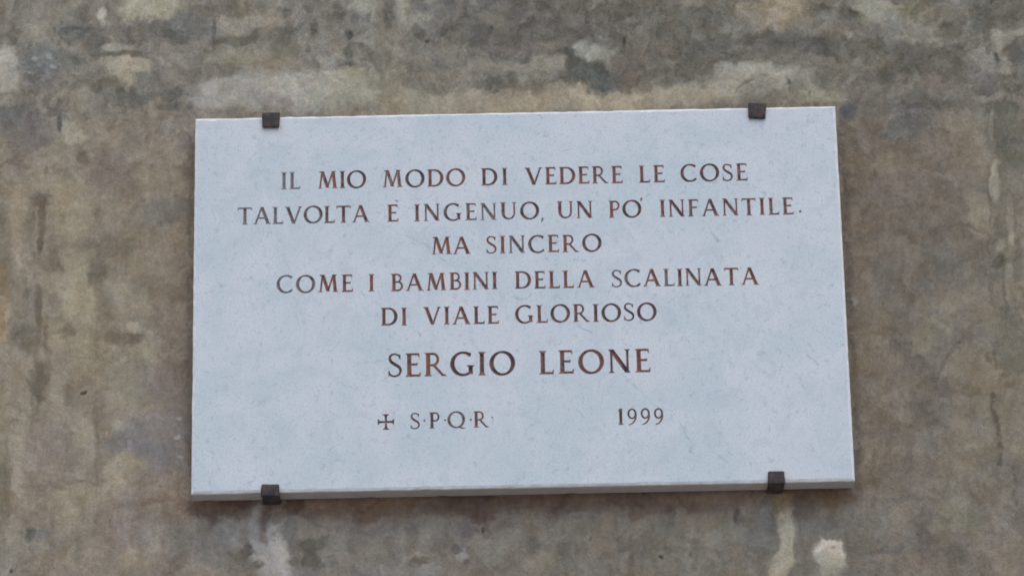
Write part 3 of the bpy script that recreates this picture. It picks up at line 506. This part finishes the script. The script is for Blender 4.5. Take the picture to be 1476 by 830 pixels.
def glyph(ch):
    g = Glyph(); H = TN/2
    if ch == 'I': g.stem(.15); w = .30
    elif ch == 'L': g.stem(.15, br=.03); g.bar(.15, .58, H, .15); w = .60
    elif ch in 'EF':
        g.stem(.15, br=.03 if ch == 'E' else .07, tr=.02); g.bar(.15, .56, 1-H, -.14); g.bar(.15, .48, .52, .07)
        if ch == 'E': g.bar(.15, .60, H, .15)
        w = .62 if ch == 'E' else .58
    elif ch == 'T': g.stem(.41, t=False); g.bar(.03, .79, 1-H, -.13, endl=-.13); w = .82
    elif ch == 'O': g.arc(.5, .5, .43, .475, -5, 185, tilt=12); g.arc(.5, .5, .43, .475, 175, 365, tilt=12); w = 1.0
    elif ch == 'Q':
        g.arc(.5, .5, .43, .475, -5, 185, tilt=12); g.arc(.5, .5, .43, .475, 175, 365, tilt=12)
        g.stroke([(.60, .10), (.75, .02), (.90, -.03), (1.04, -.03)], [.09, .11, .09, .04]); w = 1.03
    elif ch == 'C':
        g.arc(.5, .5, .43, .475, 48, 316, tilt=8)
        g.poly([(.76, .80), (.80, .80), (.81, .97), (.76, .97), (.73, .89)]); g.stroke([(.80, .17), (.83, .20)], [.08, .05]); w = .84
    elif ch == 'G':
        g.arc(.5, .5, .43, .475, 48, 300, tilt=8); g.poly([(.77, .80), (.81, .80), (.82, .97), (.77, .97), (.74, .89)])
        g.stem(.80, .06, .44, TH, b=False); g.stroke([(.68, .07), (.75, .09), (.82, .13)], [.08, .09, .10]); w = .92
    elif ch == 'D':
        g.stem(.15, tr=.0, br=.0); g.stroke([(.13, 1-H), (.28, 1-H), (.38, 1-H)], [TN]*3); g.stroke([(.13, H), (.28, H), (.38, H)], [TN]*3)
        g.arc(.38, .5, .40, .5-H, 92, -92, tilt=0); w = .84
    elif ch in 'PR':
        g.stem(.15, tr=.0); g.bar(.13, .34, 1-H); g.bar(.13, .34, .47); yc = (1-H+.47)/2
        g.arc(.34, yc, .20, (1-H-.47)/2, 93, -93, thick=.115); w = .60
        if ch == 'R': g.diag(.76, 0, .36, .48, .115); g.serif(.76, 0, .13, False, .0, .07); w = .84
    elif ch == 'B':
        g.stem(.15, tr=.0, br=.0); g.bar(.13, .32, 1-H); g.bar(.13, .36, .53); g.bar(.13, .36, H)
        g.arc(.32, (1-H+.53)/2, .19, (1-H-.53)/2, 93, -93, thick=.11); g.arc(.36, (.53+H)/2, .22, (.53-H)/2, 93, -93, thick=.12); w = .66
    elif ch == 'S':
        P = crom([(.53, .80), (.47, .915), (.33, .965), (.19, .93), (.125, .80), (.17, .66), (.33, .53), (.49, .42), (.555, .27), (.49, .10), (.33, .035), (.17, .07), (.09, .20)], 3)
        n = len(P); ws = [.075 + .065*math.exp(-((k/(n-1)-.5)/.22)**2) for k in range(n)]; g.stroke(P, ws)
        g.poly([(.51, .74), (.555, .74), (.555, .97), (.51, .95)]); g.poly([(.06, .04), (.10, .02), (.12, .26), (.07, .27)]); w = .62
    elif ch == 'U':
        P = [(.15, .97)] + [(.15, y) for y in (.8, .6, .42)] + [(.45 - .30*math.cos(math.radians(a)), .36 - .315*math.sin(math.radians(a))) for a in range(10, 171, 16)] + [(.75, y) for y in (.42, .6, .8, .97)]
        ws = [TH]*4 + [TH - (TH-TN)*min(1, k/5) for k in range(11)] + [TN]*4
        g.stroke(P, ws); g.serif(.15, 1, TH, True); g.serif(.75, 1, TN, True); w = .90
    elif ch == 'N':
        g.stem(.15, w=TN); g.stem(.79, w=TN, b=False); g.diag(.80, 0, .14, 1, TH); w = .92
    elif ch == 'M':
        g.diag(.11, 0, .22, 1, TN); g.serif(.11, 0, TN); g.diag(.52, .04, .23, 1, TH); g.diag(.50, .04, .80, 1, TN); g.diag(.91, 0, .81, 1, TH)
        g.serif(.91, 0, TH); g.serif(.20, 1, TH, True, .06, 0); g.serif(.83, 1, TH, True, 0, .06); w = 1.03
    elif ch == 'A':
        g.diag(.10, 0, .44, 1, TN); g.diag(.80, 0, .44, 1, TH); g.bar(.20, .68, .35); g.serif(.10, 0, TN, l=.06, r=.06); g.serif(.80, 0, TH, l=.06, r=.06); w = .92
    elif ch == 'V':
        g.diag(.46, 0, .11, 1, TH); g.diag(.46, 0, .80, 1, TN); g.serif(.11, 1, TH, True, .06, .06); g.serif(.80, 1, TN, True, .06, .06); w = .90
    elif ch == '1': g.stem(.20, t=False); g.stroke([(.20, .96), (.12, .88), (.04, .86)], [.10, .08, .05]); w = .36
    elif ch == '9':
        g.arc(.29, .68, .21, .28, -5, 185, thick=.12); g.arc(.29, .68, .21, .28, 175, 365, thick=.12)
        g.stroke(crom([(.505, .62), (.50, .42), (.40, .20), (.26, .07), (.10, .01)], 4), [.12 - .055*k/16 for k in range(17)]); w = .60
    elif ch == '.': g.poly([(.05, .0), (.12, .0), (.15, .06), (.12, .12), (.05, .12), (.02, .06)]); g.mid = [(.085, .06)]; w = .16
    elif ch == ',': g.poly([(.03, -.14), (.08, -.13), (.17, .02), (.16, .12), (.07, .12), (.06, .03)]); g.mid = [(.11, .05)]; w = .2
    elif ch == "'": g.poly([(.03, .84), (.07, .84), (.16, .96), (.15, 1.06), (.06, 1.06), (.05, .97)]); g.mid = [(.10, 1.0)]; w = .2
    elif ch == '`': g.poly([(.0, 1.18), (.14, 1.10), (.18, 1.12), (.04, 1.24)]); g.mid = [(.09, 1.16)]; w = .2
    elif ch == '+':
        for (sx, sy) in ((1, 0), (-1, 0), (0, 1), (0, -1)):
            q = lambda a, b: (.5 + (a if sx else b) * (sx or 1), .5 + (b if sx else a) * (sy or 1))
            g.poly([q(-.03, -.06), q(.36, -.075), q(.45, -.19), q(.49, -.19), q(.49, .19), q(.45, .19), q(.36, .075), q(-.03, .06)])
            g.mid += [q(.12, 0), q(.25, 0), q(.36, 0), q(.45, .08), q(.45, -.08)]
        w = 1.0
    return g, w

cache = {}
def carved(ch):
    """union of the strokes -> V-cut groove mesh and its outline edges"""
    if ch in cache: return cache[ch]
    g, w = glyph(ch)
    vs, fs = [], []
    for p in g.polys:
        fs.append(list(range(len(vs), len(vs)+len(p)))); vs += [Vector(q) for q in p]
    vs += [Vector(q) for q in g.mid]
    ov, oe, of, _, _, src = delaunay_2d_cdt(vs, [], fs, 0, 1e-5)
    tris = [tuple(f) for f, s_ in zip(of, src) if len(s_)]
    cnt = {}
    for t in tris:
        for a, b in ((t[0], t[1]), (t[1], t[2]), (t[2], t[0])): cnt.setdefault(frozenset((a, b)), []).append((a, b))
    be = [v[0] for v in cnt.values() if len(v) == 1]
    P = np.array([(v.x, v.y) for v in ov])
    A = P[[e[0] for e in be]]; B = P[[e[1] for e in be]]
    onb = set(k for e in be for k in e)
    depth = np.zeros(len(P))
    for k in set(q for t in tris for q in t):
        if k in onb: continue
        d = P[k] - A; ab = B - A
        t_ = np.clip((d*ab).sum(1) / np.maximum((ab*ab).sum(1), 1e-12), 0, 1)
        depth[k] = np.sqrt(((d - ab*t_[:, None])**2).sum(1)).min()
    used = sorted(set(q for t in tris for q in t)); idx = {k: n for n, k in enumerate(used)}
    me = bpy.data.meshes.new('letter')
    me.from_pydata([(P[k, 0], float(depth[k])*1.0, P[k, 1]) for k in used], [], [tuple(idx[q] for q in t) for t in tris])
    me.materials.append(M_PAINT); me.update()
    cache[ch] = (me, w, P, be, float(P[used, 0].min()), float(P[used, 0].max()))
    return cache[ch]

# ------------------------------------------------------------------ the inscription, measured on the photo
# line: baseline (x, y) at two places, cap height in photo px, words (text, left, right)
LINES = [
 ((405, 273.4), (1078, 260.6), 25.0, [('IL', 405, 433), ('MIO', 458, 528), ('MODO', 551.5, 671), ('DI', 693.5, 732), ('VEDERE', 756.5, 898), ('LE', 921, 958.5), ('COSE', 981, 1078)]),
 ((342, 324.0), (1145, 309.2), 24.8, [('TALVOLTA', 342.5, 533), ('E', 557, 575.5), ('INGENUO', 597, 777.5), ('UN', 803, 854.5), ('PO', 877.5, 925), ('INFANTILE', 951, 1144.5)]),
 ((622, 367.2), (867, 362.6), 25.3, [('MA', 622, 679), ('SINCERO', 701, 867.5)]),
 ((398, 422.6), (1095, 410.4), 25.3, [('COME', 398.5, 509), ('I', 531, 540), ('BAMBINI', 563.5, 717.5), ('DELLA', 742, 857.5), ('SCALINATA', 882, 1094.5)]),
 ((549, 469.6), (947, 462.0), 25.8, [('DI', 549, 587), ('VIALE', 610, 719.5), ('GLORIOSO', 742.5, 947)]),
 ((559, 543.4), (938, 536.4), 34.0, [('SERGIO', 559.5, 743), ('LEONE', 777, 938)]),
 ((591, 618.2), (703, 615.6), 23.5, [('S', 591.5, 605.5), ('P', 619, 633.5), ('Q', 646, 670), ('R', 684.5, 703)]),
 ((891, 612.2), (957, 611.2), 23.5, [('1999', 891, 956.5)]),
]
placed = []     # (char, x, z, height)
# how red (first digit) and how worn (second digit) each letter's paint is, 0-9, word by word
PAINT = {'IL': '1728', 'MIO': '935222', 'MODO': '94225272', 'DI': '3162', 'VEDERE': '427161625272', 'LE': '5172', 'COSE': '22312262',
 'TALVOLTA': '2635172515244273', 'E': '70', 'INGENUO': '52341334364323', 'UN': '3343', 'PO': '8222', 'INFANTILE': '525263537343526373',
 'MA': '9182', 'SINCERO': '71812514828223', 'COME': '16157171', 'I': '82', 'BAMBINI': '80817181614352', 'DELLA': '5261516182', 'SCALINATA': '151571365244526172',
 'VIALE': '4252614142', 'GLORIOSO': '3253324232323132', 'SERGIO': '2171912151 21'.replace(' ', ''), 'LEONE': '5162512171', 'S': '23', 'P': '23', 'Q': '25', 'R': '61', '1999': '31312222'}
state = {}
rng = random.Random(5)
def place(ch, xl, z, h, st=(3, 3)): placed.append((ch, xl, z, h)); state[len(placed)-1] = st
for (ax, ay), (bx, by), cap, words in LINES:
    for text, xl, xr in words:
        def base(px): return ay + (by-ay)*(px-ax)/(bx-ax)
        X0, Z0 = at(xl, base(xl)); X1, Z1 = at(xr, base(xr))
        _, Zt = at((xl+xr)/2, base((xl+xr)/2) - cap)
        h = Zt - (Z0+Z1)/2
        ws = []
        for c_ in text:
            _, w, _, _, mn, mx = carved(c_); ws.append((mn, mx))
        tot = sum(b-a for a, b in ws)*h
        n = len(text)
        if n == 1:
            sc = 1; x = (X0+X1)/2 - tot/2; gap = 0
        else:
            gap = (X1-X0-tot)/(n-1); sc = 1; x = X0
        # rounds sit closer than stems
        for k, c_ in enumerate(text):
            mn, mx = ws[k]
            zz = Z0 + (Z1-Z0)*((x-X0)/max(1e-6, X1-X0)) if n > 1 else (Z0+Z1)/2
            pt = PAINT.get(text, '33'*9)
            place(c_, x - mn*h, zz + rng.uniform(-.0003, .0003), h, (int(pt[2*k]), int(pt[2*k+1])))
            x += (mx-mn)*h + gap
def mark(ch, px, py_base, cap):
    X, Z = at(px, py_base); _, Zt = at(px, py_base-cap); place(ch, X, Z, Zt-Z)
mark(',', 779, 317.0, 25); mark('.', 1151, 306.5, 27); mark("'", 922.5, 311.5, 25); mark('`', 569.8, 318.5, 24.8)
mark('.', 609.6, 607.5, 23); mark('.', 639.2, 606.8, 25); mark('.', 676.2, 606.3, 27); mark('.', 707.6, 602.6, 20)
mark('+', 544.2, 619.6, 23.0)

NAMES = {',': 'comma', '.': 'dot', "'": 'apostrophe', '`': 'accent_mark', '+': 'cross_emblem'}

# ------------------------------------------------------------------ the marble slab
def loop(inset, y, step=.012, jit=.0005, seed=3):
    rg = random.Random(seed); pts = []
    hx, hz = .5-inset, PH/2-inset
    cs = [(-hx, -hz), (hx, -hz), (hx, hz), (-hx, hz)]
    for k in range(4):
        (x0, z0), (x1, z1) = cs[k], cs[(k+1) % 4]
        n = int(math.hypot(x1-x0, z1-z0)/step)
        n = 82 if k % 2 == 0 else 50
        for q in range(n):
            t = q/n; j = rg.gauss(0, jit) if q else 0
            if rg.random() < .03: j += .0010
            x, z = x0+(x1-x0)*t, z0+(z1-z0)*t
            if k == 0: z += j
            elif k == 1: x -= j
            elif k == 2: z -= j
            else: x += j
            pts.append((x, y, z))
    return pts
BEV = .0040
front = loop(BEV, 0, jit=.00035, seed=3)
mid1 = loop(.0005, BEV*.55, jit=.0003, seed=4)
mid2 = loop(0, BEV*1.3, jit=.00015, seed=5)
back = loop(0.0, T - .0045, jit=.0, seed=6)
N = len(front)
cv, ce = [Vector((p[0], p[2])) for p in front], [(k, (k+1) % N) for k in range(N)]
for ch, X, Z, h in placed:
    _, _, P, be, _, _ = carved(ch); ids = {}
    for a, b in be:
        for k in (a, b):
            if k not in ids: ids[k] = len(cv); cv.append(Vector((P[k, 0]*h + X, P[k, 1]*h + Z)))
        ce.append((ids[a], ids[b]))
ov, oe, of, _, soe, _ = delaunay_2d_cdt(cv, ce, [], 0, 1e-6)
walls_ = set(frozenset(e) for e, s_ in zip(oe, soe) if len(s_))
nb = {}
for k, f in enumerate(of):
    for q in range(3): nb.setdefault(frozenset((f[q], f[(q+1) % 3])), []).append(k)
par = [None]*len(of); todo = []
for e, l in nb.items():
    if len(l) == 1 and par[l[0]] is None: par[l[0]] = 1 if e in walls_ else 0; todo.append(l[0])
while todo:                                   # crossing an outline goes from stone to groove and back
    k = todo.pop(); f = of[k]
    for q in range(3):
        e = frozenset((f[q], f[(q+1) % 3]))
        for j in nb[e]:
            if par[j] is None: par[j] = par[k] ^ (1 if e in walls_ else 0); todo.append(j)
of = [f for f, p in zip(of, par) if p]
print('slab front faces', len(of), 'from', len(cv), 'outline points')
sv_ = [(v.x, 0.0, v.y) for v in ov]; sf = []; smat = []
for f in of:
    f = list(f)
    a, b, c_ = [ov[k] for k in f[:3]]
    if (b.x-a.x)*(c_.y-a.y) - (b.y-a.y)*(c_.x-a.x) < 0: f = f[::-1]
    sf.append(f); smat.append(0)
o0 = len(sv_); rings = [front, mid1, mid2, back]
for rg_ in rings: sv_ += rg_
for k in range(3):
    for q in range(N):
        a, b = o0+k*N+q, o0+k*N+(q+1) % N
        sf.append([b, a, a+N, b+N]); smat.append(2 if k < 2 else 1)
sf.append([o0+3*N+q for q in range(N)][::-1]); smat.append(1)
me = bpy.data.meshes.new('marble_plaque')
me.from_pydata(sv_, [], sf); me.materials.append(M_FACE); me.materials.append(M_SIDE); me.materials.append(M_EDGE)
me.polygons.foreach_set('material_index', smat); me.update()
plaque = bpy.data.objects.new('marble_plaque', me); C.objects.link(plaque)
plaque['label'] = 'white marble plaque with engraved reddish brown Italian inscription fixed on the plaster wall'
plaque['category'] = 'plaque'
for n_, (ch, X, Z, h) in enumerate(placed):
    o = bpy.data.objects.new(NAMES.get(ch, 'letter' if ch not in '19' else 'numeral'), carved(ch)[0])
    C.objects.link(o); o.parent = plaque
    o.location = (X, 0, Z); o.scale = (h, h, h)
    o.color = (state[n_][0]/9, state[n_][1]/9, 0, 1)

# ------------------------------------------------------------------ metal clips
import bmesh
def box_mesh(name, x0, x1, y0, y1, z0, z1, bev, seed, taper=0):
    bm = bmesh.new()
    bmesh.ops.create_cube(bm, size=1)
    for v in bm.verts:
        v.co = Vector(((x0+x1)/2 + v.co.x*(x1-x0), (y0+y1)/2 + v.co.y*(y1-y0), (z0+z1)/2 + v.co.z*(z1-z0)))
    if taper:                                   # hammered a little narrower towards the open end
        for v in bm.verts:
            if (v.co.z < (z0+z1)/2) == (taper > 0): v.co.x = (x0+x1)/2 + (v.co.x-(x0+x1)/2)*(1-abs(taper))
    bmesh.ops.bevel(bm, geom=bm.edges[:], offset=bev, segments=2, affect='EDGES', profile=.6)
    bmesh.ops.subdivide_edges(bm, edges=[e for e in bm.edges if e.calc_length() > bev*2], cuts=2, use_grid_fill=True)
    rg = random.Random(seed)
    for v in bm.verts: v.co += Vector((rg.uniform(-.0003, .0003), rg.uniform(-.0003, .0003), rg.uniform(-.0003, .0003)))
    me = bpy.data.meshes.new(name); bm.to_mesh(me); bm.free(); me.materials.append(M_IRON)
    for p in me.polygons: p.use_smooth = True
    return me
def clip(px0, px1, pyf0, pyf1, top, label, rot, seed):
    """hook clip: a plate over the plaque's face and an arm back into the wall"""
    TK = .006
    xa, za = at(px0, pyf0, -TK); xb, zb = at(px1, pyf1, -TK)
    cx = (xa+xb)/2; w = (xb-xa)*.96; z1, z0 = za, zb
    edge = PH/2 if top else -PH/2
    o = bpy.data.objects.new('metal_clip', None); C.objects.link(o)
    o.location = (cx, T, edge); o.rotation_euler = (0, R(rot), 0)
    o.empty_display_size = .02
    o['label'] = label; o['category'] = 'clip'; o['group'] = 'dark metal clips holding the plaque'
    lip = box_mesh('face_plate', -w/2, w/2, -T-TK, -T-.0006, z0-edge, z1-edge, .0024, seed, .07 if top else -.06)
    if top: a0, a1 = .0006, max(z1-edge-.0015, .004)
    else: a0, a1 = min(z0-edge+.001, -.005), -.0008
    arm = box_mesh('arm', -w/2*.93, w/2*.93, -T-.002, .008, a0, a1, .001, seed+9)
    for nm, me in (('face_plate', lip), ('arm', arm)):
        c_ = bpy.data.objects.new(nm, me); C.objects.link(c_); c_.parent = o
clip(377, 404, 161.8, 183, True, 'square dark iron clip on the top edge of the plaque, near its left corner', 1.0, 1)
clip(1077.5, 1106, 148.5, 170, True, 'square dark iron clip on the top edge of the plaque, near its right corner', 3.0, 2)
clip(375, 403.5, 697.2, 714.0, False, 'rusty brown iron clip on the bottom edge of the plaque, near its left corner', 1.0, 3)
clip(1105.5, 1132.5, 678.5, 696.5, False, 'dark iron clip on the bottom edge of the plaque, near its right corner', 1.0, 4)
